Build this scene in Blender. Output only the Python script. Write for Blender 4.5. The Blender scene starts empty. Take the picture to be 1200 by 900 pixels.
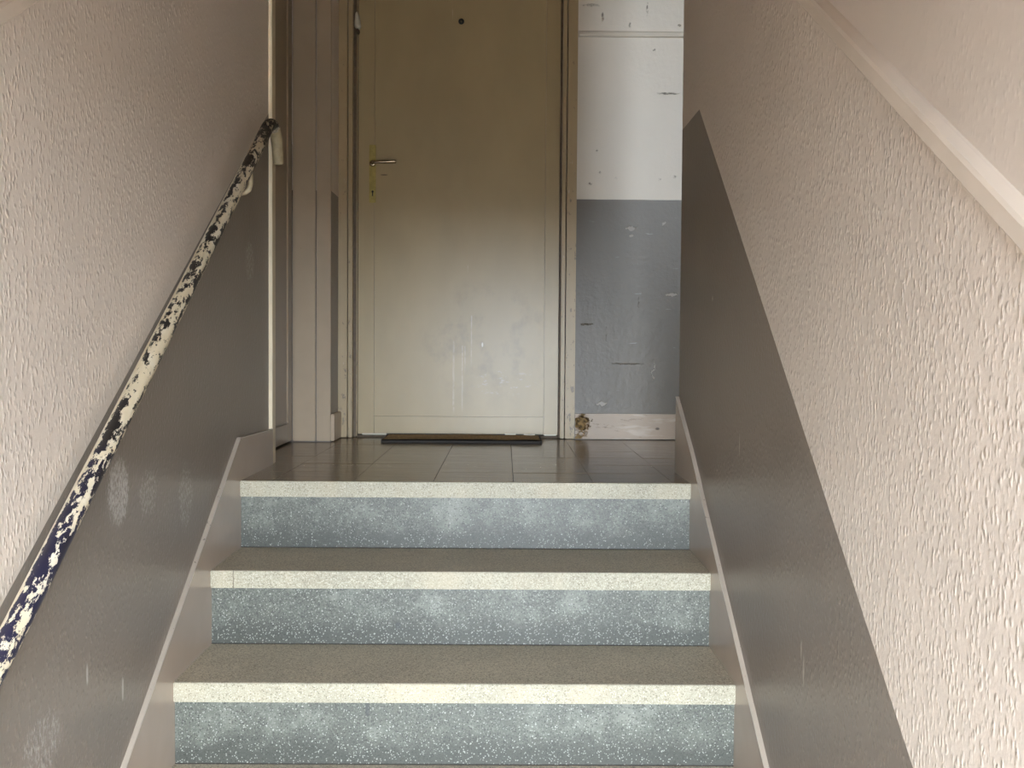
import bpy, bmesh, math, random
from mathutils import Vector, Matrix, noise

random.seed(7)
SC = bpy.context.scene
COL = SC.collection

# ------------------------------------------------------------------ camera
cam_d = bpy.data.cameras.new('camera')
cam_d.sensor_fit = 'HORIZONTAL'
cam_d.sensor_width = 36.0
cam_d.lens = 1243.17 / 1200.0 * 36.0
cam_d.clip_start = 0.05
cam = bpy.data.objects.new('camera', cam_d)
COL.objects.link(cam)
R_ = Vector((0.99994948, -0.00700707, 0.00720681))
U_ = Vector((-0.00696429, 0.03404064, 0.99939618))
F_ = Vector((0.00724816, 0.99939589, -0.03399012))
C_ = Vector((0.096538, -2.696870, 0.343785))
cam.matrix_world = Matrix(((R_.x, U_.x, -F_.x, C_.x), (R_.y, U_.y, -F_.y, C_.y),
                           (R_.z, U_.z, -F_.z, C_.z), (0, 0, 0, 1)))
SC.camera = cam

# ------------------------------------------------------------------ sky and exposure
world = bpy.data.worlds.new('world')
SC.world = world
world.use_nodes = True
wbg = world.node_tree.nodes['Background']
wbg.inputs['Color'].default_value = (0.90, 1.0, 1.10, 1)       # even overcast sky
wbg.inputs['Strength'].default_value = 62.0
SC.view_settings.view_transform = 'Standard'
SC.view_settings.look = 'None'
SC.view_settings.gamma = 1.0
SC.view_settings.use_curve_mapping = False
SC.view_settings.exposure = 0.0
try:
    SC.cycles.max_bounces = 12
    SC.cycles.diffuse_bounces = 8
    SC.cycles.use_denoising = True
    SC.cycles.sample_clamp_indirect = 8
except Exception:
    pass

ENT_Y = -3.5            # plane of the entrance doorway behind the camera
ENT_X0, ENT_X1 = -0.20, 0.58            # sides of its opening
ENT_TOP = 0.72          # its lintel
LOW_Z = -8 * 0.172      # entrance hall floor
WIN = (0.82, 1.62, 1.42, 1.99)   # stairwell window x0 x1 z0 z1
WIN_Y = -2.9


def portal(name, loc, rot, sx, sz):
    d = bpy.data.lights.new(name, 'AREA')
    d.shape = 'RECTANGLE'
    d.size, d.size_y = sx, sz
    d.cycles.is_portal = True
    o = bpy.data.objects.new(name, d)
    o.location, o.rotation_euler = loc, rot
    COL.objects.link(o)
    return o


# sampling portals in the two openings of the place (they emit nothing themselves)
portal('entrance_daylight', ((ENT_X0 + ENT_X1) / 2, ENT_Y - 0.11, (LOW_Z + ENT_TOP) / 2), (math.radians(90), 0, 0),
       ENT_X1 - ENT_X0 + 0.02, ENT_TOP - LOW_Z + 0.02)
portal('stairwell_daylight', ((WIN[0] + WIN[1]) / 2, WIN_Y - 0.11, (WIN[2] + WIN[3]) / 2), (math.radians(90), 0, 0),
       WIN[1] - WIN[0] + 0.02, WIN[3] - WIN[2] + 0.02)


# ------------------------------------------------------------------ node helper
class G:
    """builds a material's node graph; S wraps a socket with arithmetic"""
    def __init__(self, name):
        self.m = bpy.data.materials.new(name)
        self.m.use_nodes = True
        self.t = self.m.node_tree
        self.n = self.t.nodes
        self.b = self.n['Principled BSDF']
        tc = self.n.new('ShaderNodeTexCoord')
        self.P = S(self, tc.outputs['Object'])
        x = self.n.new('ShaderNodeSeparateXYZ')
        self.t.links.new(tc.outputs['Object'], x.inputs[0])
        self.x, self.y, self.z = (S(self, x.outputs[i]) for i in range(3))

    def link(self, v, sock):
        if isinstance(v, S):
            self.t.links.new(v.s, sock)
        elif isinstance(v, (tuple, list)):
            sock.default_value = tuple(v) + ((1,) if len(v) == 3 and len(sock.default_value) == 4 else ())
        else:
            sock.default_value = v

    def math(self, op, a, b=0.0, c=0.0, clamp=False):
        nd = self.n.new('ShaderNodeMath')
        nd.operation = op
        nd.use_clamp = clamp
        for i, v in enumerate((a, b, c)):
            self.link(v, nd.inputs[i])
        return S(self, nd.outputs[0])

    def vec(self, x, y, z):
        nd = self.n.new('ShaderNodeCombineXYZ')
        for i, v in enumerate((x, y, z)):
            self.link(v, nd.inputs[i])
        return S(self, nd.outputs[0])

    def noise(self, vec, scale, detail=3, rough=0.55, dist=0.0):
        nd = self.n.new('ShaderNodeTexNoise')
        self.link(vec, nd.inputs['Vector'])
        nd.inputs['Scale'].default_value = scale
        nd.inputs['Detail'].default_value = detail
        nd.inputs['Roughness'].default_value = rough
        nd.inputs['Distortion'].default_value = dist
        return S(self, nd.outputs[0])

    def voro(self, vec, scale, feature='F1', rnd=1.0, out='Distance'):
        nd = self.n.new('ShaderNodeTexVoronoi')
        nd.feature = feature
        self.link(vec, nd.inputs['Vector'])
        nd.inputs['Scale'].default_value = scale
        nd.inputs['Randomness'].default_value = rnd
        return S(self, nd.outputs[out])

    def step(self, v, a, b):
        """smooth 0..1 as v goes a..b"""
        nd = self.n.new('ShaderNodeMapRange')
        nd.interpolation_type = 'SMOOTHSTEP'
        self.link(v, nd.inputs['Value'])
        flip = a > b
        nd.inputs['From Min'].default_value = min(a, b)
        nd.inputs['From Max'].default_value = max(a, b)
        nd.inputs['To Min'].default_value = 1.0 if flip else 0.0
        nd.inputs['To Max'].default_value = 0.0 if flip else 1.0
        return S(self, nd.outputs['Result'])

    def mix(self, f, a, b):
        nd = self.n.new('ShaderNodeMix')
        nd.data_type = 'RGBA'
        self.link(f, nd.inputs['Factor'])
        self.link(a, nd.inputs['A'] if False else nd.inputs[6])
        self.link(b, nd.inputs[7])
        return S(self, nd.outputs[2])

    def ell(self, u, v, cu, cv, ru, rv):
        """soft elliptical spot 1 in the middle, 0 at the rim"""
        a = (u - cu) / ru
        b = (v - cv) / rv
        return self.step(a * a + b * b, 1.0, 0.2)

    def bump(self, h, strength, dist, prev=None):
        nd = self.n.new('ShaderNodeBump')
        nd.inputs['Strength'].default_value = strength
        nd.inputs['Distance'].default_value = dist
        self.link(h, nd.inputs['Height'])
        if prev is not None:
            self.link(prev, nd.inputs['Normal'])
        return S(self, nd.outputs[0])

    def done(self, col, rough=0.5, normal=None, metal=0.0, spec=0.5):
        self.link(col, self.b.inputs['Base Color'])
        self.link(rough, self.b.inputs['Roughness'])
        self.link(metal, self.b.inputs['Metallic'])
        self.link(spec, self.b.inputs['Specular IOR Level'])
        if normal is not None:
            self.link(normal, self.b.inputs['Normal'])
        return self.m


class S:
    def __init__(self, g, s): self.g, self.s = g, s
    def __add__(self, o): return self.g.math('ADD', self, o)
    __radd__ = __add__
    def __sub__(self, o): return self.g.math('SUBTRACT', self, o)
    def __rsub__(self, o): return self.g.math('SUBTRACT', o, self)
    def __mul__(self, o): return self.g.math('MULTIPLY', self, o)
    __rmul__ = __mul__
    def __truediv__(self, o): return self.g.math('DIVIDE', self, o)
    def max(self, o): return self.g.math('MAXIMUM', self, o)
    def min(self, o): return self.g.math('MINIMUM', self, o)
    def lt(self, o): return self.g.math('LESS_THAN', self, o)
    def gt(self, o): return self.g.math('GREATER_THAN', self, o)


# ------------------------------------------------------------------ colours
WHITE = (0.71, 0.625, 0.55)
DADO = (0.205, 0.172, 0.145)
TAUPE = (0.45, 0.35, 0.19)


def wall_material(name, side):
    g = G(name)
    edge_n = g.noise(g.P, 9, 2) * 0.006 - 0.003
    if side == 'left':
        u = g.y
        line = g.y * 0.625 + 0.779
        smooth_from = g.y * 0.612 + 1.55
    elif side == 'right':
        u = g.y
        line = (g.y * 0.754 + 0.950).min(0.949)
        smooth_from = g.y * 0.615 + 1.51
    else:
        u = g.x if side == 'back' else g.y
        line = g.x * 0.0 + 0.903
        smooth_from = g.x * 0.0 + (3.0 if side != 'back' else 1.5)
    dado = (g.z + edge_n * 0.35).lt(line)
    upper = g.z.gt(smooth_from)
    white = WHITE if side != 'back' else (0.74, 0.68, 0.585)
    grey = DADO if side != 'back' else (0.135, 0.117, 0.092)
    tone = g.noise(g.P, 2.2, 3) - 0.5
    c_up = g.mix(g.step(tone, -0.25, 0.25), tuple(v * 0.95 for v in white), tuple(min(1, v * 1.04) for v in white))
    c_lo = g.mix(g.step(tone, -0.25, 0.25), tuple(v * 0.92 for v in grey), tuple(v * 1.08 for v in grey))
    col = g.mix(dado, c_up, c_lo)
    # roller stipple: close-set soft grains, a little taller than wide
    gp = g.vec(g.x * 1.0, g.y * 1.0, g.z * 0.62)
    if side == 'back':
        gp = g.vec(g.x, g.y, g.z)
    wob = g.noise(g.P, 70, 2) * 0.006
    bp = g.vec(g.x, g.y + wob, (g.z + wob) * 0.62)
    bd = g.voro(bp, 125, 'F1')
    bc = g.voro(bp, 125, out='Color')
    bs = g.n.new('ShaderNodeSeparateColor')
    g.t.links.new(bc.s, bs.inputs[0])
    h2 = g.step(bd, 0.62, 0.05) * (g.step(g.noise(gp, 120, 1), 0.35, 0.65) * 0.8 + 0.2)
    h3 = g.noise(gp, 320, 2, 0.5)
    calm = 1.0 - upper * 0.86
    flat = 1.0 - dado * 0.6
    hh = (h2 * 1.0 + h3 * 0.18) * calm * flat
    if side == 'back':
        hh = g.noise(gp, 60, 3, 0.6) * 0.7 + h3 * 0.12 + g.noise(g.vec(g.x, g.y, g.z * 0.25), 14, 3) * 0.9
    rough = 0.36
    sc = None
    if side == 'left':
        grain = g.noise(g.vec(g.x, g.y * 2.0, g.z * 1.0), 110, 4, 0.75)
        spots = g.ell(g.y, g.z, -0.824, 0.085, 0.075, 0.085)
        for cy, cz, ry, rz in ((-0.669, 0.06, 0.075, 0.07), (-0.43, 0.02, 0.075, 0.10), (0.144, 0.57, 0.07, 0.08),
                               (-1.139, -0.25, 0.10, 0.07), (-0.62, -0.02, 0.22, 0.13), (-0.52, -0.16, 0.16, 0.10)):
            k = 0.75 if ry < 0.12 else 0.45
            spots = spots.max(g.ell(g.y, g.z, cy, cz, ry, rz) * k)
        sc = g.step(grain + spots * 0.28, 0.66, 0.86) * spots
        nick = g.ell(g.y, g.z, -0.97, -0.196, 0.005, 0.022).max(g.ell(g.y, g.z, -0.809, -0.272, 0.006, 0.026))
        sc = sc.max(nick * 0.9)
        col = g.mix(sc * 0.75, col, (0.55, 0.52, 0.49))
    if side == 'right':
        nick = g.ell(g.y, g.z, -0.511, 0.145, 0.0035, 0.03).max(g.ell(g.y, g.z, -1.0, -0.173, 0.005, 0.03))
        nick = nick.max(g.ell(g.y, g.z, -0.985, -0.145, 0.004, 0.02)).max(g.ell(g.y, g.z, -0.204, 0.463, 0.006, 0.008))
        fine = g.step(g.noise(g.vec(g.x, g.y * 3.0, g.z * 0.5), 60, 3, 0.7), 0.72, 0.80) * dado
        col = g.mix(nick.max(fine * 0.4) * 0.8, col, (0.52, 0.48, 0.43))
    if side == 'back':
        # scratches, dents and knocked-off paint
        n1 = g.noise(g.P, 38, 3, 0.7)
        n2 = g.noise(g.vec(g.x * 0.35, g.y, g.z * 2.6), 26, 3, 0.65)
        scr = g.step(n2, 0.685, 0.72) * dado * 0.55
        col = g.mix(scr, col, (0.33, 0.32, 0.32))
        dk = None
        for cx, cz, rx, rz in ((0.56, 0.287, 0.07, 0.003), (0.405, 0.435, 0.03, 0.004), (0.41, 1.625, 0.04, 0.006),
                               (0.453, 1.58, 0.006, 0.02), (0.556, 1.55, 0.005, 0.012), (0.741, 1.552, 0.008, 0.005),
                               (0.649, 1.462, 0.005, 0.005), (0.439, 1.087, 0.006, 0.004), (0.45, 1.004, 0.005, 0.006),
                               (0.511, 0.983, 0.005, 0.006), (0.415, 0.963, 0.010, 0.006), (0.674, 0.981, 0.006, 0.005),
                               (0.70, 1.30, 0.05, 0.005), (0.62, 1.61, 0.004, 0.03), (0.73, 0.99, 0.006, 0.006),
                               (0.48, 0.40, 0.002, 0.03), (0.60, 0.52, 0.002, 0.03)):
            e = g.ell(g.x + (n1 - 0.5) * 0.012, g.z + (n1 - 0.5) * 0.014, cx, cz, rx, rz)
            dk = e if dk is None else dk.max(e)
        dk = dk * g.step(g.noise(g.P, 110, 3, 0.7), 0.42, 0.58)
        col = g.mix(dk * 0.7, col, (0.14, 0.11, 0.085))
        lt = None
        for cx, cz, rx, rz in ((0.57, 0.797, 0.022, 0.011), (0.724, 0.548, 0.030, 0.007), (0.465, 0.135, 0.02, 0.012),
                               (0.573, 0.770, 0.010, 0.006), (0.69, 0.815, 0.006, 0.007), (0.66, 0.26, 0.003, 0.05)):
            e = g.ell(g.x + (n1 - 0.5) * 0.05, g.z + (n1 - 0.5) * 0.03, cx, cz, rx, rz)
            lt = e if lt is None else lt.max(e)
        ltm = g.step(lt + (n1 - 0.5) * 1.6, 0.45, 0.7)
        ltm = ltm * lt.gt(0.02)
        col = g.mix(ltm * 0.6, col, (0.44, 0.39, 0.33))
        hh = hh - dk * 1.5 - ltm * 0.9
        rough = 0.40
    nrm = g.bump(hh, 0.62 if side != 'back' else 0.9, 0.0024 if side != 'back' else 0.0018)
    return g.done(col, rough, nrm)


def gloss_paint(name, base, rough=0.3, wear=0.0, chips=(0.06, 0.05, 0.04), streak=0.0):
    g = G(name)
    t = g.noise(g.P, 3.0, 4, 0.6)
    col = g.mix(g.step(t, 0.3, 0.7), tuple(v * 0.93 for v in base), tuple(min(1, v * 1.06) for v in base))
    n = g.noise(g.P, 55, 4, 0.7)
    h = g.noise(g.P, 30, 3) * 0.4
    if wear > 0:
        c = g.step(n, 0.76 - wear * 0.12, 0.79 - wear * 0.12)
        col = g.mix(c * 0.85, col, chips)
        h = h - c * 0.6
    if streak > 0:
        s = g.step(g.noise(g.vec(g.x * 0.7, g.y, g.z * 6.0), 12, 4, 0.6), 0.62, 0.70)
        col = g.mix(s * streak, col, tuple(v * 0.45 for v in base))
    return g.done(col, rough, g.bump(h, 0.35, 0.0012))


def door_material():
    g = G('door_paint')
    base = TAUPE
    t = g.noise(g.vec(g.x, g.y, g.z * 0.5), 3.0, 4, 0.6)
    col = g.mix(g.step(t, 0.3, 0.72), tuple(v * 0.93 for v in base), tuple(v * 1.06 for v in base))
    # dried runs of pale liquid and scuffs low on the leaf
    wob = (g.noise(g.vec(0.0, 0.0, g.z), 14, 3) - 0.5) * 0.006
    runs = None
    for cx, z0, z1, w in ((-0.097, 0.08, 0.375, 0.0042), (-0.064, 0.09, 0.355, 0.0035), (-0.054, 0.235, 0.355, 0.0026),
                          (-0.030, 0.26, 0.47, 0.0026), (-0.108, 1.565, 1.625, 0.0020), (-0.045, 0.62, 0.66, 0.002)):
        e = g.step(g.math('ABSOLUTE', g.x + wob - cx), w, w * 0.45) * g.step(g.z, z0, z0 + 0.06) * g.step(g.z, z1, z1 - 0.01)
        runs = e if runs is None else runs.max(e)
    runs = runs * g.step(g.noise(g.P, 40, 3), 0.30, 0.55)
    col = g.mix(runs * 0.5, col, (0.72, 0.64, 0.47))
    n = g.noise(g.vec(g.x, g.y, g.z * 0.8), 9, 4, 0.65)
    sm = g.ell(g.x, g.z, 0.03, 0.36, 0.30, 0.27) * g.step(n, 0.47, 0.68)
    col = g.mix(sm * 0.5, col, (0.23, 0.18, 0.115))
    sw = g.ell(g.x, g.z, 0.10, 0.21, 0.14, 0.06) * g.step(g.noise(g.vec(g.x * 0.8, g.y, g.z * 2.0), 34, 4, 0.7), 0.56, 0.66)
    col = g.mix(sw * 0.5, col, (0.66, 0.61, 0.52))
    sp = g.ell(g.x, g.z, 0.012, 0.355, 0.004, 0.011)
    col = g.mix(sp, col, (0.75, 0.71, 0.6))
    nick = g.step(g.noise(g.P, 85, 3, 0.7), 0.74, 0.77) * g.step(g.z, 0.30, 0.02)
    dk = g.ell(g.x + (n - 0.5) * 0.01, g.z, -0.365, 0.995, 0.018, 0.003)
    col = g.mix((nick * 0.7).max(dk * 0.8), col, (0.07, 0.05, 0.03))
    return g.done(col, 0.33, g.bump(g.noise(g.vec(g.x, g.y, g.z * 0.4), 26, 3), 0.18, 0.0015))


def frame_material(name, crackle):
    g = G(name)
    base = (0.44, 0.335, 0.19)
    n = g.noise(g.vec(g.x, g.y, g.z * 0.55), 62, 4, 0.72)
    low = g.step(g.z, 1.2, 0.1) * 0.05
    c = g.step(n + low * crackle, 0.655, 0.68)
    col = g.mix(c * 0.8, base, (0.19, 0.15, 0.11))
    pale = g.step(g.noise(g.vec(g.x + 4.0, g.y, g.z * 0.3), 40, 3, 0.7), 0.66, 0.72)
    col = g.mix(pale * 0.5 * crackle, col, (0.66, 0.61, 0.52))
    return g.done(col, 0.36, g.bump(n - c * 0.8, 0.35, 0.0014))


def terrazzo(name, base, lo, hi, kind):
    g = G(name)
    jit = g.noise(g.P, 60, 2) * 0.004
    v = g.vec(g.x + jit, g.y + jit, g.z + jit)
    cell = g.voro(v, 330, out='Color')
    sx = g.n.new('ShaderNodeSeparateColor')
    g.t.links.new(cell.s, sx.inputs[0])
    r1, r2 = S(g, sx.outputs[0]), S(g, sx.outputs[1])
    d = g.voro(v, 330)
    fine = g.noise(g.P, 420, 2, 0.6)
    big = g.noise(g.P, 5, 4, 0.65)
    col = g.mix(g.step(big, 0.3, 0.7), tuple(x * 0.88 for x in base), tuple(min(1, x * 1.1) for x in base))
    col = g.mix(g.step(fine, 0.35, 0.68) * 0.35, col, lo)
    mid = g.noise(g.P, 210, 3, 0.65)
    col = g.mix(g.step(mid, 0.52, 0.66) * (0.55 if kind != 'nosing' else 0.22), col, lo)
    col = g.mix(g.step(mid, 0.46, 0.34) * (0.5 if kind != 'nosing' else 0.3), col, hi)
    rough = 0.5
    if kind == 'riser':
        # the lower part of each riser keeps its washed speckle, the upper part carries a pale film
        k = g.math('FRACT', (g.z + 0.0) / 0.172 + 20.0)          # 0 at a tread .. 1 below the next one
        film = g.step(k + (g.noise(g.P, 16, 4, 0.7) - 0.5) * 0.5, 0.12, 0.50)
        dens = (1.0 - film) * 0.07
        dark = (r1 + dens * 0.8).gt(0.84) * g.step(d, 0.62, 0.45)
        lite = (r2 + dens).gt(0.93) * g.step(d, 0.55, 0.35)
        col = g.mix((1.0 - film) * 0.75, col, tuple(x * 0.40 for x in base))
        blot = g.step(g.noise(g.P, 11, 5, 0.7), 0.46, 0.70) * film
        col = g.mix(blot * 0.55, col, hi)
        col = g.mix(dark * 0.75, col, lo)
        col = g.mix(lite * 0.5, col, (0.48, 0.50, 0.45))
        c2 = g.voro(g.vec(g.x + 3.0, g.y, g.z), 150, out='Color')
        s2 = g.n.new('ShaderNodeSeparateColor')
        g.t.links.new(c2.s, s2.inputs[0])
        d2 = g.voro(g.vec(g.x + 3.0, g.y, g.z), 150)
        big_l = S(g, s2.outputs[0]).gt(0.90) * g.step(d2, 0.30, 0.2)
        col = g.mix(big_l * 0.6, col, (0.48, 0.50, 0.45))
        spot = g.ell(g.x, g.z, -0.145, -0.300, 0.008, 0.012).max(g.ell(g.x, g.z, -0.18, -0.40, 0.006, 0.022))
        col = g.mix(spot * 0.7, col, (0.05, 0.055, 0.055))
        rough = 0.42
    else:
        dark = r1.gt(0.78 if kind == 'tread' else 0.80) * g.step(d, 0.62, 0.4)
        lite = r2.gt(0.82) * g.step(d, 0.6, 0.4)
        col = g.mix(dark * (0.85 if kind == 'tread' else 0.65), col, lo)
        col = g.mix(lite * 0.7, col, hi)
        if kind == 'nosing':
            # small knocked-out edge nicks
            nk = g.step(g.noise(g.vec(g.x, g.y, 0.0), 30, 3, 0.7), 0.70, 0.74)
            k = g.math('FRACT', g.z / 0.172 + 20.0)
            nk = nk * (k.gt(0.975) + k.lt(0.02)).min(1.0)
            col = g.mix(nk * 0.8, col, (0.10, 0.085, 0.06))
            y2 = g.step(g.noise(g.vec(g.x, 0.0, g.z * 0.3), 7, 3), 0.48, 0.70)
            col = g.mix(y2 * 0.45, col, (0.47, 0.40, 0.28))
            crk = g.step(g.math('ABSOLUTE', g.x + 0.522 + (g.noise(g.P, 40, 2) - 0.5) * 0.01), 0.0016, 0.0006) * g.z.lt(-0.15) * g.z.gt(-0.25)
            col = g.mix(crk * 0.8, col, (0.12, 0.1, 0.07))
    return g.done(col, rough, g.bump(fine, 0.12, 0.0006))


def tile_material():
    g = G('tile_glaze')
    n = g.noise(g.vec(g.x * 0.8, g.y * 5.0, g.z), 6, 4, 0.6)
    oi = g.n.new('ShaderNodeObjectInfo')
    rnd = S(g, oi.outputs['Random'])
    base = (0.20, 0.145, 0.088)
    col = g.mix(g.step(n, 0.3, 0.7), tuple(v * 0.86 for v in base), tuple(v * 1.14 for v in base))
    col = g.mix(rnd * 0.25, col, tuple(v * 0.72 for v in base))
    return g.done(col, g.step(n, 0.2, 0.8) * 0.10 + 0.16, g.bump(n, 0.05, 0.002))


def rail_material():
    g = G('flaked_rail_paint')
    s, c = math.sin(math.atan(0.644)), math.cos(math.atan(0.644))
    a = g.y * c + g.z * s            # along the pipe
    b = g.z * c - g.y * s            # across, upward
    v = g.vec(g.x * 1.0, a * 0.38, b * 1.0)
    n = g.noise(v, 95, 5, 0.72)
    n2 = g.noise(v, 26, 3, 0.6)
    top = g.step(b + g.x * 0.55, 0.39, 0.425)
    bc = 0.834 * c
    # worn most along the hand's track: the upper, outer side
    q = (b - bc) / 0.0165 * 0.55 + (g.x + 0.535) / 0.0165 * 0.75
    track = g.step(g.math('ABSOLUTE', q - 0.55), 0.75, 0.15)
    heavy = g.step(g.noise(g.vec(0.0, a, 0.0), 2.3, 2), 0.36, 0.58)
    low_end = g.step(a, -0.6, -1.1) * 0.03
    m = g.step(n * 0.72 + n2 * 0.28 + track * 0.20 + heavy * 0.03 + low_end, 0.684, 0.702)
    end = g.step(a, 0.50, 0.53) * g.step(a, 0.68, 0.64)
    m = m.max(end * g.step(n, 0.40, 0.47))
    navy = g.mix(g.step(a + (n2 - 0.5) * 0.8, -1.0, -0.65), (0.020, 0.019, 0.044), (0.018, 0.015, 0.014))
    cream = g.mix(g.step(n2, 0.35, 0.65), (0.66, 0.57, 0.40), (0.74, 0.68, 0.55))
    col = g.mix(m, cream, navy)
    return g.done(col, m * 0.05 + 0.40, g.bump(m * -1.0 + n * 0.3, 0.6, 0.0012))


def simple(name, col, rough=0.5, metal=0.0, nz=0.0, scale=60):
    g = G(name)
    n = g.noise(g.P, scale, 3, 0.6)
    c = g.mix(g.step(n, 0.3, 0.7), tuple(v * (1 - nz) for v in col), tuple(min(1, v * (1 + nz)) for v in col))
    return g.done(c, rough, g.bump(n, 0.15, 0.001), metal)


def mat_material():
    g = G('coir')
    n = g.noise(g.P, 180, 3, 0.7)
    n2 = g.noise(g.P, 26, 3, 0.7)
    col = g.mix(g.step(n, 0.3, 0.7), (0.20, 0.13, 0.062), (0.55, 0.38, 0.19))
    col = g.mix(g.step(n2, 0.5, 0.7) * 0.5, col, (0.42, 0.28, 0.12))
    return g.done(col, 0.95, g.bump(n, 1.0, 0.006))


def rotten_board_material():
    g = G('skirting_paint')
    base = (0.42, 0.33, 0.25)
    n = g.noise(g.vec(g.x, g.y, g.z), 60, 5, 0.7)
    n2 = g.noise(g.vec(g.x * 0.5, g.y, g.z * 2.2), 36, 4, 0.7)
    n3 = g.noise(g.vec(g.x, 7.0, g.z), 42, 4, 0.7)
    e = g.ell(g.x + (n - 0.5) * 0.09, g.z + (n3 - 0.5) * 0.10, 0.390, 0.062, 0.034, 0.036)
    e2 = g.ell(g.x + (n - 0.5) * 0.05, g.z + (n - 0.5) * 0.05, 0.388, 0.02, 0.034, 0.028) * g.step(n, 0.46, 0.56)
    wood = g.mix(g.step(n, 0.38, 0.62), (0.05, 0.028, 0.010), (0.33, 0.215, 0.085))
    col = g.mix(g.step(n2, 0.60, 0.62) * g.step(g.x, 0.74, 0.42) * 0.8, base, (0.17, 0.125, 0.08))
    pale = g.step(g.noise(g.vec(g.x * 0.4, g.y, g.z * 2.0), 22, 3), 0.56, 0.70)
    col = g.mix(pale * 0.35, col, (0.66, 0.60, 0.53))
    col = g.mix(g.ell(g.x, g.z, 0.675, 0.043, 0.010, 0.006) * 0.9, col, (0.08, 0.055, 0.04))
    rot = g.step(e, 0.25, 0.5).max(g.step(e2, 0.3, 0.5) * 0.9)
    col = g.mix(rot, col, wood)
    return g.done(col, rot * 0.4 + 0.4, g.bump(n2 + rot * n, 0.5, 0.002))


M = dict(
    wl=wall_material('left_wall_paint', 'left'), wr=wall_material('right_wall_paint', 'right'),
    wb=wall_material('back_wall_paint', 'back'), wp=wall_material('pier_paint', 'pier'),
    stringer=gloss_paint('stringer_paint', (0.42, 0.335, 0.27), 0.24, 0.0),
    strip=gloss_paint('edge_paint', (0.42, 0.36, 0.295), 0.32, 0.9, (0.05, 0.04, 0.035)),
    bead=gloss_paint('corner_paint', (0.70, 0.60, 0.43), 0.35, 0.30, (0.12, 0.1, 0.08)),
    mould=gloss_paint('moulding_paint', (0.70, 0.61, 0.52), 0.4, 0.0),
    bmould=gloss_paint('back_moulding_paint', (0.76, 0.70, 0.60), 0.4, 0.3, (0.3, 0.28, 0.25)),
    door=door_material(), frame=frame_material('frame_paint', 1.0),
    jamb=simple('jamb_shade_paint', (0.13, 0.092, 0.055), 0.6, 0, 0.2),  # brown jamb with the shadow of the recess mixed into its colour
    board=gloss_paint('board_paint', (0.45, 0.35, 0.24), 0.36, 0.30, (0.16, 0.12, 0.09)),
    sdoor=gloss_paint('side_door_paint', (0.28, 0.215, 0.14), 0.32, 0.0),
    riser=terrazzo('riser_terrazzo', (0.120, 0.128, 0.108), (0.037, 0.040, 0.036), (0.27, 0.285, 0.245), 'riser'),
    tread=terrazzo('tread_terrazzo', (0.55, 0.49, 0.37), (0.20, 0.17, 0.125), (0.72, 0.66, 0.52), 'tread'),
    nosing=terrazzo('nosing_terrazzo', (0.425, 0.395, 0.30), (0.14, 0.125, 0.08), (0.57, 0.54, 0.43), 'nosing'),
    tile=tile_material(), grout=simple('grout', (0.085, 0.066, 0.05), 0.7),
    rail=rail_material(), bracket=simple('bracket_paint', (0.56, 0.48, 0.32), 0.35, 0, 0.1),
    dimmed=simple('dimmed_cream_paint', (0.44, 0.37, 0.23), 0.5, 0, 0.15, 40),  # rail cream darkened in colour to offset the light on the hooked end
    brass=simple('aged_brass', (0.42, 0.34, 0.11), 0.38, 0.55, 0.12), steel=simple('lever_metal', (0.50, 0.40, 0.28), 0.22, 0.9),
    black=simple('dark_hole', (0.008, 0.007, 0.006), 0.6), lens=simple('lens', (0.25, 0.22, 0.16), 0.1, 0.6),
    ivory=simple('ivory_plastic', (0.72, 0.68, 0.55), 0.4, 0, 0.06),
    coir=mat_material(), rubber=simple('mat_edge', (0.022, 0.018, 0.014), 0.7),
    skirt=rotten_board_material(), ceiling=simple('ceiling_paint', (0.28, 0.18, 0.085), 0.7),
    lower=simple('lower_floor', (0.055, 0.04, 0.026), 0.4, 0, 0.1, 8), ground=simple('paving', (0.035, 0.033, 0.03), 0.9, 0, 0.1, 5),
    seal=simple('joint_dirt', (0.03, 0.024, 0.02), 0.8),
)


# ------------------------------------------------------------------ mesh helpers
def box(bm, x0, x1, y0, y1, z0, z1):
    vs = [bm.verts.new((x, y, z)) for x in (x0, x1) for y in (y0, y1) for z in (z0, z1)]
    for f in ((0, 1, 3, 2), (4, 6, 7, 5), (0, 4, 5, 1), (2, 3, 7, 6), (0, 2, 6, 4), (1, 5, 7, 3)):
        bm.faces.new([vs[i] for i in f])


def prism(bm, pts, x0, x1):
    """polygon in y,z swept along x"""
    a = [bm.verts.new((x0, y, z)) for y, z in pts]
    b = [bm.verts.new((x1, y, z)) for y, z in pts]
    bm.faces.new(a)
    bm.faces.new(b[::-1])
    n = len(pts)
    for i in range(n):
        bm.faces.new((a[i], b[i], b[(i + 1) % n], a[(i + 1) % n]))


def sweep(bm, path, radius, seg=20, caps=True):
    rings = []
    up0 = Vector((1, 0, 0))
    for i, p in enumerate(path):
        t = (path[min(i + 1, len(path) - 1)] - path[max(i - 1, 0)]).normalized()
        n1 = (up0 - t * up0.dot(t))
        if n1.length < 1e-3:
            n1 = Vector((0, 1, 0)) - t * t.y
        n1.normalize()
        n2 = t.cross(n1)
        r = radius(i) if callable(radius) else radius
        rings.append([bm.verts.new(p + (n1 * math.cos(2 * math.pi * k / seg) + n2 * math.sin(2 * math.pi * k / seg)) * r)
                      for k in range(seg)])
    for a, b in zip(rings, rings[1:]):
        for k in range(seg):
            f = bm.faces.new((a[k], a[(k + 1) % seg], b[(k + 1) % seg], b[k]))
            f.smooth = True
    if caps:
        bm.faces.new(rings[0][::-1])
        bm.faces.new(rings[-1])


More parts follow.
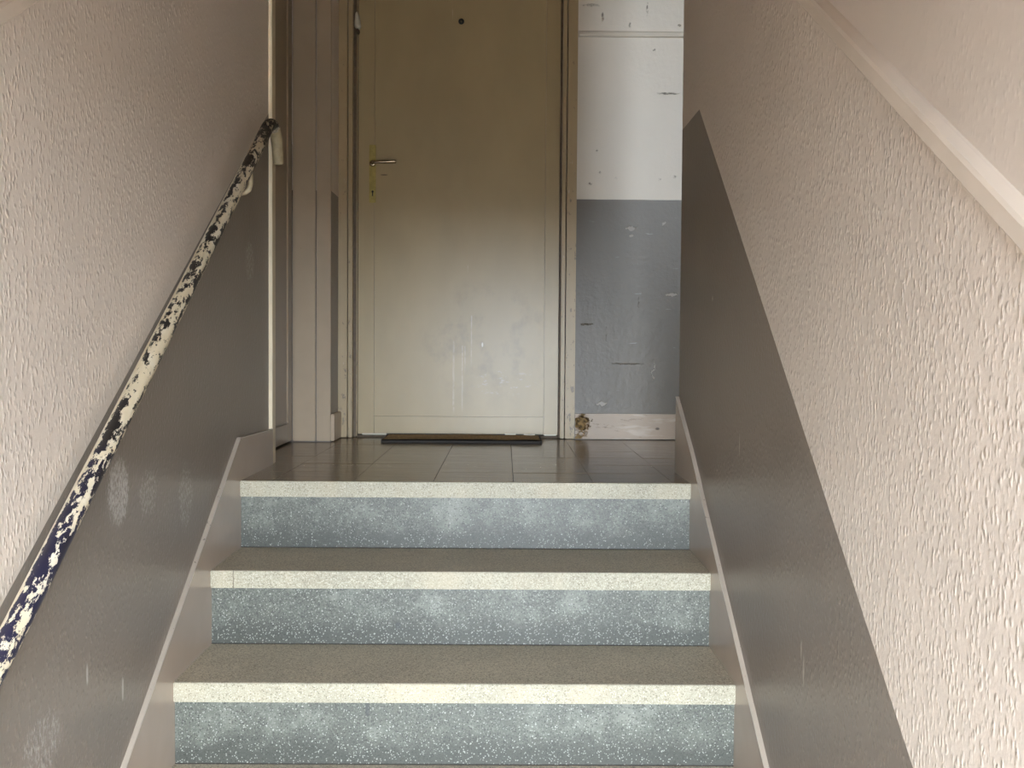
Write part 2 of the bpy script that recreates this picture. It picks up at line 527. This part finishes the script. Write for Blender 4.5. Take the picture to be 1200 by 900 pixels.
def lathe(bm, prof, centre, axis='y', seg=24, sx=1.0, sz=1.0):
    """prof: list of (radius, offset along axis)"""
    rings = []
    for r, o in prof:
        ring = []
        for k in range(seg):
            c, s = math.cos(2 * math.pi * k / seg) * r, math.sin(2 * math.pi * k / seg) * r
            ring.append(bm.verts.new(Vector(centre) + Vector((c * sx, o, s * sz))))
        rings.append(ring)
    for a, b in zip(rings, rings[1:]):
        for k in range(seg):
            bm.faces.new((a[k], a[(k + 1) % seg], b[(k + 1) % seg], b[k])).smooth = True
    bm.faces.new(rings[0][::-1])
    bm.faces.new(rings[-1])


def obj(name, bm, mat, parent=None, bevel=0.0, seg=2):
    bmesh.ops.recalc_face_normals(bm, faces=bm.faces[:])
    if bevel > 0:
        bmesh.ops.bevel(bm, geom=bm.edges[:], offset=bevel, segments=seg, affect='EDGES', clamp_overlap=True)
    me = bpy.data.meshes.new(name)
    bm.to_mesh(me)
    bm.free()
    me.materials.append(mat)
    o = bpy.data.objects.new(name, me)
    COL.objects.link(o)
    if parent:
        o.parent = parent
    return o


def bx(name, mat, x0, x1, y0, y1, z0, z1, parent=None, bevel=0.0, seg=2):
    bm = bmesh.new()
    box(bm, x0, x1, y0, y1, z0, z1)
    return obj(name, bm, mat, parent, bevel, seg)


def struct(o, label=None):
    o['kind'] = 'structure'
    if label:
        o['label'] = label
    return o


def tag(o, label, cat, group=None):
    o['label'] = label
    o['category'] = cat
    if group:
        o['group'] = group
    return o


def empty(name, loc=(0, 0, 0)):
    o = bpy.data.objects.new(name, None)
    COL.objects.link(o)
    o.location = loc
    return o


def adopt(o, parent):
    o.parent = parent
    o.matrix_parent_inverse = Matrix.Translation(-Vector(parent.location))
    return o


# ------------------------------------------------------------------ dimensions
HW = 0.575          # half width between the stringers
XW = 0.584          # wall planes
RISE, GO = 0.172, 0.2750
NSTEP = 8
LEND, REND = 0.400, 0.255      # where the side walls end on the landing
YB = 1.305          # back wall
TOP = 2.55
BOT = LOW_Z - 0.3

# ------------------------------------------------------------------ walls, ceiling, floors
struct(bx('wall_left', M['wl'], -0.72, -XW, ENT_Y, LEND - 0.03, BOT, TOP), 'left stairwell wall, pale stippled paint over a sloping grey dado')
struct(bx('wall_right', M['wr'], XW, 0.66, ENT_Y, REND, BOT, TOP), 'right stairwell wall, pale stippled paint over a sloping grey dado')

bm = bmesh.new()
box(bm, 0.363, 2.0, YB, YB + 0.12, -0.1, TOP)
box(bm, -0.531, 0.363, YB, YB + 0.12, 2.10, TOP)
box(bm, -0.80, -0.531, YB, YB + 0.12, -0.1, TOP)
struct(obj('wall_back', bm, M['wb']), 'white landing wall with grey dado right of the door')
bx_low = bx('wall_behind', M['wb'], -0.60, 0.45, YB + 0.13, YB + 0.16, -0.1, 2.2)
struct(bx_low)

pier = struct(bx('wall_pier', M['wp'], -0.70, -0.530, 1.132, YB, -0.1, TOP), 'narrow boxed-out pier left of the door')
bx('board', M['board'], -0.664, -0.5825, 1.118, 1.132, 0.004, TOP, pier, 0.0025)
bx('board', M['board'], -0.5785, -0.5285, 1.118, 1.132, 0.004, TOP, pier, 0.0025)
bx('skirting', M['board'], -0.530, -0.517, 1.132, YB, 0.003, 0.100, pier, 0.002)

struct(bx('wall_landing_left', M['wp'], -0.86, -0.705, LEND, YB, -0.1, TOP))
struct(bx('wall_landing_right', M['wb'], 2.0, 2.1, WIN_Y, YB + 0.12, -0.1, TOP))
x0, x1, z0, z1 = WIN
bm = bmesh.new()
box(bm, 0.66, x0, WIN_Y - 0.1, WIN_Y, -0.1, TOP)
box(bm, x1, 2.1, WIN_Y - 0.1, WIN_Y, -0.1, TOP)
box(bm, x0, x1, WIN_Y - 0.1, WIN_Y, -0.1, z0)
box(bm, x0, x1, WIN_Y - 0.1, WIN_Y, z1, TOP)
struct(obj('wall_stairwell_front', bm, M['wb']))
bm = bmesh.new()
for a in ((x0, x0 + .035, z0, z1), (x1 - .035, x1, z0, z1), (x0 + .035, x1 - .035, z0, z0 + .035),
          (x0 + .035, x1 - .035, z1 - .035, z1), ((x0 + x1) / 2 - .02, (x0 + x1) / 2 + .02, z0 + .035, z1 - .035)):
    box(bm, a[0], a[1], WIN_Y - 0.075, WIN_Y - 0.03, a[2], a[3])
struct(obj('window_1', bm, M['bead']))
bm = bmesh.new()
box(bm, -0.72, ENT_X0, ENT_Y - 0.1, ENT_Y, BOT, TOP)
box(bm, ENT_X1, 0.66, ENT_Y - 0.1, ENT_Y, BOT, TOP)
box(bm, ENT_X0, ENT_X1, ENT_Y - 0.1, ENT_Y, ENT_TOP, TOP)
struct(obj('wall_entrance', bm, M['wp']))
struct(bx('ceiling', M['ceiling'], -0.86, 2.1, ENT_Y - 0.1, YB + 0.12, TOP, TOP + 0.1))
struct(bx('floor_lower', M['lower'], -XW, XW, ENT_Y - 0.1, -GO * (NSTEP - 1) + 0.02, LOW_Z - 0.1, LOW_Z))
struct(bx('ground', M['ground'], -40, 40, -60, ENT_Y - 0.1, LOW_Z - 0.2, LOW_Z - 0.05))

# landing floor: mortar bed and tiles
bm = bmesh.new()
box(bm, -0.705, 0.66, 0.016, YB + 0.13, -0.11, -0.004)
box(bm, 0.66, 2.0, WIN_Y, YB, -0.11, -0.004)
floor = struct(obj('floor', bm, M['grout']), 'landing floor of dark brown glossy tiles')
P_ = 0.2055
xs = [-0.700] + [-0.2895 + P_ * k for k in range(-1, 9)]
ys = [0.013] + [0.215 + P_ * k for k in range(0, 6)] + [1.385]
G_ = 0.0005
cache = {}
for i in range(len(xs) - 1):
    for j in range(len(ys) - 1):
        ax, bx_, ay, by = xs[i] + G_, xs[i + 1] - G_, ys[j] + G_, ys[j + 1] - G_
        if bx_ > 0.66 and ay < REND - 0.05 and ax < 0.60:
            bx_ = 0.60
        if ax > 0.60 and ay < 0.2:
            continue
        key = (round(bx_ - ax, 4), round(by - ay, 4))
        if key not in cache:
            bm = bmesh.new()
            w, h = key[0] / 2, key[1] / 2
            e = 0.0006
            lo = [bm.verts.new((sx * w, sy * h, -0.007)) for sx, sy in ((-1, -1), (1, -1), (1, 1), (-1, 1))]
            md = [bm.verts.new((sx * w, sy * h, -e)) for sx, sy in ((-1, -1), (1, -1), (1, 1), (-1, 1))]
            hi = [bm.verts.new((sx * (w - e), sy * (h - e), 0)) for sx, sy in ((-1, -1), (1, -1), (1, 1), (-1, 1))]
            for a, b in ((lo, md), (md, hi)):
                for k in range(4):
                    bm.faces.new((a[k], a[(k + 1) % 4], b[(k + 1) % 4], b[k]))
            bm.faces.new(hi)
            bm.faces.new(lo[::-1])
            bmesh.ops.recalc_face_normals(bm, faces=bm.faces[:])
            me = bpy.data.meshes.new('tile')
            bm.to_mesh(me)
            bm.free()
            me.materials.append(M['tile'])
            cache[key] = me
        t = bpy.data.objects.new('tile', cache[key])
        COL.objects.link(t)
        t.parent = floor
        t.location = ((ax + bx_) / 2, (ay + by) / 2, random.uniform(-0.0003, 0.0003))
        t.rotation_euler = (random.uniform(-.0012, .0012), random.uniform(-.0012, .0012), 0)

# ------------------------------------------------------------------ staircase
stair = empty('staircase', (0, -GO * (NSTEP - 1), LOW_Z))
tag(stair, 'grey-blue terrazzo staircase with cream nosings rising to the landing', 'stairs')
NT = 0.040      # slab thickness
OV = 0.012      # overhang over the riser
for k in range(NSTEP):
    yf, zt = -GO * k, -RISE * k
    back = 0.0135 if k == 0 else -GO * (k - 1) + OV
    if k == 0:
        tr = adopt(bx('tread', M['tread'], -HW, HW, yf + 0.006, back, zt - NT, zt - 0.0005), stair)
    else:
        tr = adopt(bx('tread', M['tread'], -HW, HW, yf + 0.006, back, zt - NT, zt), stair)
    no = bx('nosing', M['nosing'], -HW, HW, yf, yf + 0.006, zt - NT, zt, None, 0.0015)
    no['label'] = 'cream speckled front edge'
    adopt(no, stair)
    no.parent = tr
    no.matrix_parent_inverse = tr.matrix_parent_inverse.inverted() @ Matrix.Translation(-Vector(stair.location))
    no.matrix_parent_inverse = Matrix.Identity(4)
    rz0 = -RISE * (k + 1)
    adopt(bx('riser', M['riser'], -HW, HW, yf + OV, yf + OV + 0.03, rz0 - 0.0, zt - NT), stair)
    # dirty joint at the foot of the riser
    adopt(bx('joint', M['seal'], -HW, HW, yf + OV - 0.0015, yf + OV + 0.004, rz0, rz0 + 0.0018), stair)

# ------------------------------------------------------------------ stringers (skirtings along the flight)
yl = -GO * (NSTEP - 1) - 0.10
SLI, SRI = 0.63, 0.62
L0, R0 = 0.105, 0.072


def stringer(name, sgn, pts, label, strip_pts):
    bm = bmesh.new()
    prism(bm, pts, sgn * XW, sgn * HW)
    o = struct(obj(name, bm, M['stringer']), label)
    for (ya, za), (yb, zb) in strip_pts:
        d = Vector((0, yb - ya, zb - za)).normalized()
        n = Vector((0, -d.z, d.y))
        bm = bmesh.new()
        t = 0.0025
        prism(bm, [(ya, za), (yb, zb), (yb + n.y * t, zb + n.z * t), (ya + n.y * t, za + n.z * t)], sgn * XW, sgn * (HW - 0.001))
        obj('top_edge', bm, M['strip'], o)
    return o


zl = L0 + SLI * yl
stringer('baseboard_left', -1, [(yl, LOW_Z - 0.2), (LEND - 0.016, -0.1), (LEND - 0.016, 0.102), (0.006, L0 + 0.003), (yl, zl)],
         'brown stringer board along the left side of the steps',
         [((yl, zl), (0.006, L0 + 0.003)), ((0.006, L0 + 0.003), (LEND - 0.016, 0.102))])
zr = R0 + SRI * yl
stringer('baseboard_right', 1, [(yl, LOW_Z - 0.2), (REND, -0.1), (REND, R0 + SRI * REND - 0.02), (0.0, R0), (yl, zr)],
         'brown stringer board along the right side of the steps',
         [((yl, zr), (0.0, R0)), ((0.0, R0), (REND, R0 + SRI * REND - 0.02))])

# ------------------------------------------------------------------ trims
struct(bx('trim_1', M['bead'], -0.72, -0.5765, LEND - 0.016, LEND + 0.028, 0.0, TOP, None, 0.002), 'cream corner strip at the end of the left wall')


def moulding(name, sgn, pts, label):
    """rounded batten following pts (y,z of its lower edge) on a side wall"""
    prof = [(0.0, 0.0), (0.011, 0.0), (0.0135, 0.003), (0.0135, 0.022), (0.0115, 0.027), (0.003, 0.034), (0.0, 0.036)]
    bm = bmesh.new()
    rings = []
    for y, z in pts:
        rings.append([bm.verts.new((sgn * (XW + 0.0 - p), y, z + q * 1.12)) for p, q in prof])
    for a, b in zip(rings, rings[1:]):
        for k in range(len(prof) - 1):
            bm.faces.new((a[k], a[k + 1], b[k + 1], b[k]))
    bm.faces.new(rings[0])
    bm.faces.new(rings[-1][::-1])
    return struct(obj(name, bm, M['mould']), label)


moulding('trim_2', 1, [(ENT_Y, 1.493 + .615 * ENT_Y), (0.0, 1.493), (REND, 1.497)], 'sloping painted moulding high on the right wall')
moulding('trim_3', -1, [(ENT_Y, 1.543 + .612 * ENT_Y), (0.0, 1.543), (LEND - 0.02, 1.547)], 'sloping painted moulding high on the left wall')
bm = bmesh.new()
prof = [(0, 0), (-0.010, 0.001), (-0.013, 0.006), (-0.011, 0.016), (-0.004, 0.022), (0, 0.023)]
prism(bm, [(YB + p, 1.506 + q) for p, q in prof], 0.366, 2.0)
struct(obj('trim_4', bm, M['bmould']), 'thin horizontal moulding on the white landing wall')

# skirting of the back wall with its rotten corner
bm = bmesh.new()
nx, nz = 150, 22
bx0, bx1, bh, yt = 0.3645, 1.0, 0.098, YB - 0.014
grid = []
for i in range(nx + 1):
    row = []
    for j in range(nz + 1):
        x = bx0 + (bx1 - bx0) * (i / nx) ** 1.6
        z = 0.003 + (bh - 0.003) * j / nz
        n = noise.noise(Vector((x * 60, 0, z * 60))) * 0.35 + noise.noise(Vector((x * 150, 3, z * 150))) * 0.25
        d = math.hypot((x - 0.392) / 0.027, (z - 0.064) / 0.027) + n
        d2 = math.hypot((x - 0.388) / 0.022, (z - 0.022) / 0.016) + n * 1.6
        dep = 0.011 * max(0, min(1, (1.0 - d) * 3)) + 0.006 * max(0, min(1, (0.8 - d2) * 3))
        row.append(bm.verts.new((x, yt + min(dep, 0.0125), z)))
    grid.append(row)
for i in range(nx):
    for j in range(nz):
        bm.faces.new((grid[i][j], grid[i + 1][j], grid[i + 1][j + 1], grid[i][j + 1]))
bk = {}
for i, j in [(i, j) for i in (0, nx) for j in range(nz + 1)] + [(i, j) for j in (0, nz) for i in range(nx + 1)]:
    v = grid[i][j]
    if (i, j) not in bk:
        bk[(i, j)] = bm.verts.new((v.co.x, YB, v.co.z))
for j in (0, nz):
    for i in range(nx):
        bm.faces.new((grid[i][j], grid[i + 1][j], bk[(i + 1, j)], bk[(i, j)]))
for i in (0, nx):
    for j in range(nz):
        bm.faces.new((grid[i][j], grid[i][j + 1], bk[(i, j + 1)], bk[(i, j)]))
struct(obj('baseboard_back', bm, M['skirt']), 'pale wooden skirting with a rotten hole beside the door frame')
struct(bx('baseboard_back_far', M['board'], 1.0, 2.0, YB - 0.014, YB, 0.003, 0.098))

# ------------------------------------------------------------------ main door
door = struct(empty('door_1', (-0.08, 1.35, 0)), 'taupe painted flush door with brass handle plate at the top of the steps')


def dpart(o, parent=None):
    """parent a world-space mesh to the door or to one of its parts"""
    p = parent or door
    o.parent = p
    if p is door:
        o.matrix_parent_inverse = Matrix.Translation(-Vector(door.location))
    return o


LT = 2.06
dpart(bx('architrave', M['frame'], -0.5305, -0.4965, YB - 0.004, YB + 0.05, 0.002, 2.12, None, 0.002))
dpart(bx('architrave', M['frame'], 0.3265, 0.3630, YB - 0.004, YB + 0.05, 0.002, 2.12, None, 0.002))
dpart(bx('architrave', M['frame'], -0.4965, 0.3265, YB - 0.004, YB + 0.05, LT + 0.02, 2.12, None, 0.002))
dpart(bx('jamb', M['frame'], -0.4935, -0.4775, YB - 0.001, YB + 0.11, 0.002, LT + 0.02, None, 0.002))
dpart(bx('jamb', M['frame'], 0.3085, 0.3230, YB - 0.001, YB + 0.11, 0.002, LT + 0.02, None, 0.002))
dpart(bx('rebate', M['jamb'], -0.4775, -0.4675, YB + 0.030, YB + 0.11, 0.002, LT))
dpart(bx('rebate', M['jamb'], 0.3025, 0.3085, YB + 0.030, YB + 0.11, 0.002, LT))
dpart(bx('stop_bead', M['frame'], -0.4675, -0.4635, YB + 0.036, YB + 0.06, 0.004, LT, None, 0.001))
DY = YB + 0.043
dpart(bx('stile', M['door'], -0.4615, -0.4005, DY, DY + 0.04, 0.012, LT - 0.005, None, 0.0008))
dpart(bx('stile', M['door'], 0.2478, 0.3010, DY, DY + 0.04, 0.011, LT - 0.005, None, 0.0008))
dpart(bx('panel', M['door'], -0.3998, 0.2471, DY, DY + 0.04, 0.0808, LT - 0.005, None, 0.0008))
dpart(bx('bottom_rail', M['door'], -0.3996, 0.2469, DY, DY + 0.04, 0.015, 0.0800, None, 0.0008))
# torn draught strip under the leaf
for a, b, h in ((-0.445, -0.352, 0.0), (0.172, 0.215, 0.001), (0.250, 0.296, 0.0), (0.10, 0.142, 0.002)):
    dpart(bx('draught_strip', M['ivory'], a, b, DY - 0.003, DY + 0.004, 0.009 + h, 0.0145 + h, None, 0.001))
dpart(bx('threshold', M['jamb'], -0.4775, 0.3085, YB + 0.06, YB + 0.11, -0.002, 0.006))
# handle set
pl = dpart(bx('handle_plate', M['brass'], -0.4200, -0.3945, DY - 0.006, DY, 0.889, 1.107, None, 0.0018, 2))
pl['label'] = 'long brass handle plate'
bm = bmesh.new()
lathe(bm, [(0.0042, -0.0066), (0.0042, -0.0055)], (-0.4068, DY, 0.931))
box(bm, -0.4088, -0.4048, DY - 0.0066, DY - 0.0055, 0.914, 0.931)
kh = obj('keyhole', bm, M['black'])
dpart(kh, pl)
for zz in (1.094, 0.899):
    bm = bmesh.new()
    lathe(bm, [(0.0032, -0.0072), (0.0036, -0.0055)], (-0.4072, DY, zz), seg=12)
    dpart(obj('screw', bm, M['brass']), pl)
bm = bmesh.new()
pth = [Vector((-0.4068, DY - 0.004, 1.0365)), Vector((-0.4068, DY - 0.030, 1.0365))]
for k in range(1, 7):
    a = k / 6 * math.pi / 2
    pth.append(Vector((-0.4068 + 0.012 * (1 - math.cos(a)), DY - 0.030 - 0.012 * math.sin(a), 1.0365)))
pth += [Vector((-0.36, DY - 0.043, 1.0370)), Vector((-0.319, DY - 0.042, 1.0375)), Vector((-0.315, DY - 0.041, 1.0375))]
sweep(bm, pth, lambda i: 0.0068 if i < 9 else (0.0062 if i < 10 else (0.0058 if i < 11 else 0.003)), 14)
lv = dpart(obj('lever', bm, M['steel']))
lv['label'] = 'slim metal lever'
bm = bmesh.new()
lathe(bm, [(0.0125, -0.006), (0.0125, -0.010), (0.0105, -0.014), (0.008, -0.015)], (-0.4068, DY, 1.0365))
dpart(obj('collar', bm, M['steel']), lv)
# peephole
bm = bmesh.new()
lathe(bm, [(0.0110, 0.0), (0.0110, -0.0025), (0.0085, -0.0040), (0.0060, -0.0035)], (-0.075, DY, 1.572))
ph = dpart(obj('peephole', bm, M['black']))
bm = bmesh.new()
lathe(bm, [(0.0045, -0.0034), (0.0035, -0.0046), (0.001, -0.005)], (-0.075, DY, 1.572), seg=14)
dpart(obj('lens', bm, M['lens']), ph)
# small ivory fitting on the frame at head height: teardrop body, dark underside
bm = bmesh.new()
body = [(0.0, 0.006), (0.0, 0.006)]
rings = []
for k in range(9):
    t = k / 8
    z = 1.598 - 0.062 * t
    w = 0.0055 + 0.0065 * math.sin(min(1, t * 1.15) * math.pi / 2)
    d = 0.010 + 0.012 * math.sin(min(1, t * 1.1) * math.pi / 2)
    if k in (0, 8):
        w *= 0.6
        d *= 0.7
    cx = -0.4655 + 0.004 * t
    rings.append([bm.verts.new((cx + w * math.cos(a), DY - 0.018 - d * 0.8 * math.sin(a), z)) for a in [2 * math.pi * q / 16 for q in range(16)]])
for a, b in zip(rings, rings[1:]):
    for q in range(16):
        bm.faces.new((a[q], a[(q + 1) % 16], b[(q + 1) % 16], b[q])).smooth = True
bm.faces.new(rings[0])
bm.faces.new(rings[-1][::-1])
fit = dpart(obj('frame_fitting', bm, M['ivory']))
fit['label'] = 'small ivory fitting'
bm = bmesh.new()
box(bm, -0.4695, -0.4565, DY - 0.032, DY - 0.002, 1.518, 1.534)
bmesh.ops.bevel(bm, geom=bm.edges[:], offset=0.003, segments=2, affect='EDGES')
dpart(obj('clip', bm, M['jamb']), fit)

# ------------------------------------------------------------------ side door on the left of the landing
sd = struct(empty('door_2', (-0.665, 0.77, 0)), 'dark panelled side door behind the end of the left wall')


def spart(o):
    o.parent = sd
    o.matrix_parent_inverse = Matrix.Translation(-Vector(sd.location))
    return o


spart(bx('stile', M['sdoor'], -0.705, -0.665, 1.046, 1.108, 0.006, 2.05, None, 0.0015))
spart(bx('stile', M['sdoor'], -0.705, -0.665, 0.435, 0.500, 0.006, 2.05, None, 0.0015))
spart(bx('bottom_rail', M['sdoor'], -0.705, -0.665, 0.501, 1.045, 0.006, 0.071, None, 0.0015))
spart(bx('panel', M['sdoor'], -0.705, -0.670, 0.501, 1.045, 0.072, 2.05))
spart(bx('bead', M['board'], -0.671, -0.6645, 1.0405, 1.0445, 0.074, 2.05, None, 0.001))
spart(bx('bead', M['sdoor'], -0.671, -0.6655, 0.505, 1.0405, 0.0735, 0.0775, None, 0.001))

# ------------------------------------------------------------------ doormat
mat = empty('doormat', (-0.055, 1.22, 0))
tag(mat, 'thin worn brown coir doormat in front of the door', 'doormat')
bm = bmesh.new()
NX, NY = 60, 22
gx = [[None] * (NY + 1) for _ in range(NX + 1)]
for i in range(NX + 1):
    for j in range(NY + 1):
        x, y = -0.338 + 0.564 * i / NX, 1.111 + 0.212 * j / NY
        z = 0.0135 + noise.noise(Vector((x * 90, y * 90, 0))) * 0.0014 + noise.noise(Vector((x * 14, y * 14, 5))) * 0.002
        gx[i][j] = bm.verts.new((x, y, z))
for i in range(NX):
    for j in range(NY):
        bm.faces.new((gx[i][j], gx[i + 1][j], gx[i + 1][j + 1], gx[i][j + 1]))
adopt(obj('pile', bm, M['coir']), mat)
bm = bmesh.new()
box(bm, -0.346, 0.234, 1.104, 1.330, 0.0005, 0.0095)
bmesh.ops.bevel(bm, geom=[e for e in bm.edges if abs(e.verts[0].co.z - e.verts[1].co.z) > 0.005], offset=0.008, segments=3, affect='EDGES')
adopt(obj('backing', bm, M['rubber']), mat)

# ------------------------------------------------------------------ handrail
RX = -0.535
hr = empty('handrail', (RX, -1.0, -0.7))
tag(hr, 'round metal handrail with flaking cream paint on the left wall', 'handrail')


def rz(y):
    return 0.834 + 0.644 * y


bm = bmesh.new()
pth = [Vector((RX, y, rz(y))) for y in [-1.95 + 0.06 * k for k in range(34)]]
pth.append(Vector((RX, 0.118, rz(0.118))))
sweep(bm, pth, 0.0165, 24)
adopt(obj('pipe', bm, M['rail']), hr)
# the end turns over and hangs down
pts = [Vector((RX, 0.112, rz(0.112))), Vector((RX, 0.135, rz(0.135))), Vector((RX + .001, 0.160, 0.934)), Vector((RX + .002, 0.186, 0.938)),
       Vector((RX + .004, 0.208, 0.929)), Vector((RX + .005, 0.224, 0.908)), Vector((RX + .006, 0.234, 0.880)),
       Vector((RX + .006, 0.241, 0.855)), Vector((RX + .006, 0.243, 0.846)), Vector((RX + .006, 0.244, 0.842))]
bm = bmesh.new()
fine = []
for i in range(len(pts) - 1):
    for s in range(4):
        t = s / 4
        p0, p1, p2, p3 = pts[max(i - 1, 0)], pts[i], pts[i + 1], pts[min(i + 2, len(pts) - 1)]
        fine.append(0.5 * ((2 * p1) + (p2 - p0) * t + (2 * p0 - 5 * p1 + 4 * p2 - p3) * t * t + (3 * p1 - p0 - 3 * p2 + p3) * t ** 3))
fine.append(pts[-1])
nf = len(fine)
sweep(bm, fine, lambda i: 0.0165 if i < nf * 0.4 else (0.0165 - 0.003 * (i - nf * .4) / (nf * .6) if i < nf - 4 else 0.0125 * (nf - i + 1) / 5.5), 20)
eo = adopt(obj('end_bend', bm, M['rail']), hr)
eo['label'] = 'pipe end turned down like a hook'
eo.data.materials.append(M['dimmed'])
for p in eo.data.polygons:
    if p.center.y > 0.195 and p.center.z < 0.930:
        p.material_index = 1


def bracket(y):
    zz = rz(y)
    p = [Vector((RX, y, zz - 0.010)), Vector((RX + .003, y, zz - 0.030)), Vector((RX + .003, y, zz - 0.052)), Vector((RX - .001, y, zz - 0.064)),
         Vector((RX - .010, y, zz - 0.071)), Vector((RX - .026, y, zz - 0.073)), Vector((-XW + 0.001, y, zz - 0.073))]
    bm = bmesh.new()
    sweep(bm, p, 0.0065, 12)
    b = adopt(obj('bracket', bm, M['bracket']), hr)
    return b


bracket(-0.065)
bracket(-1.55)
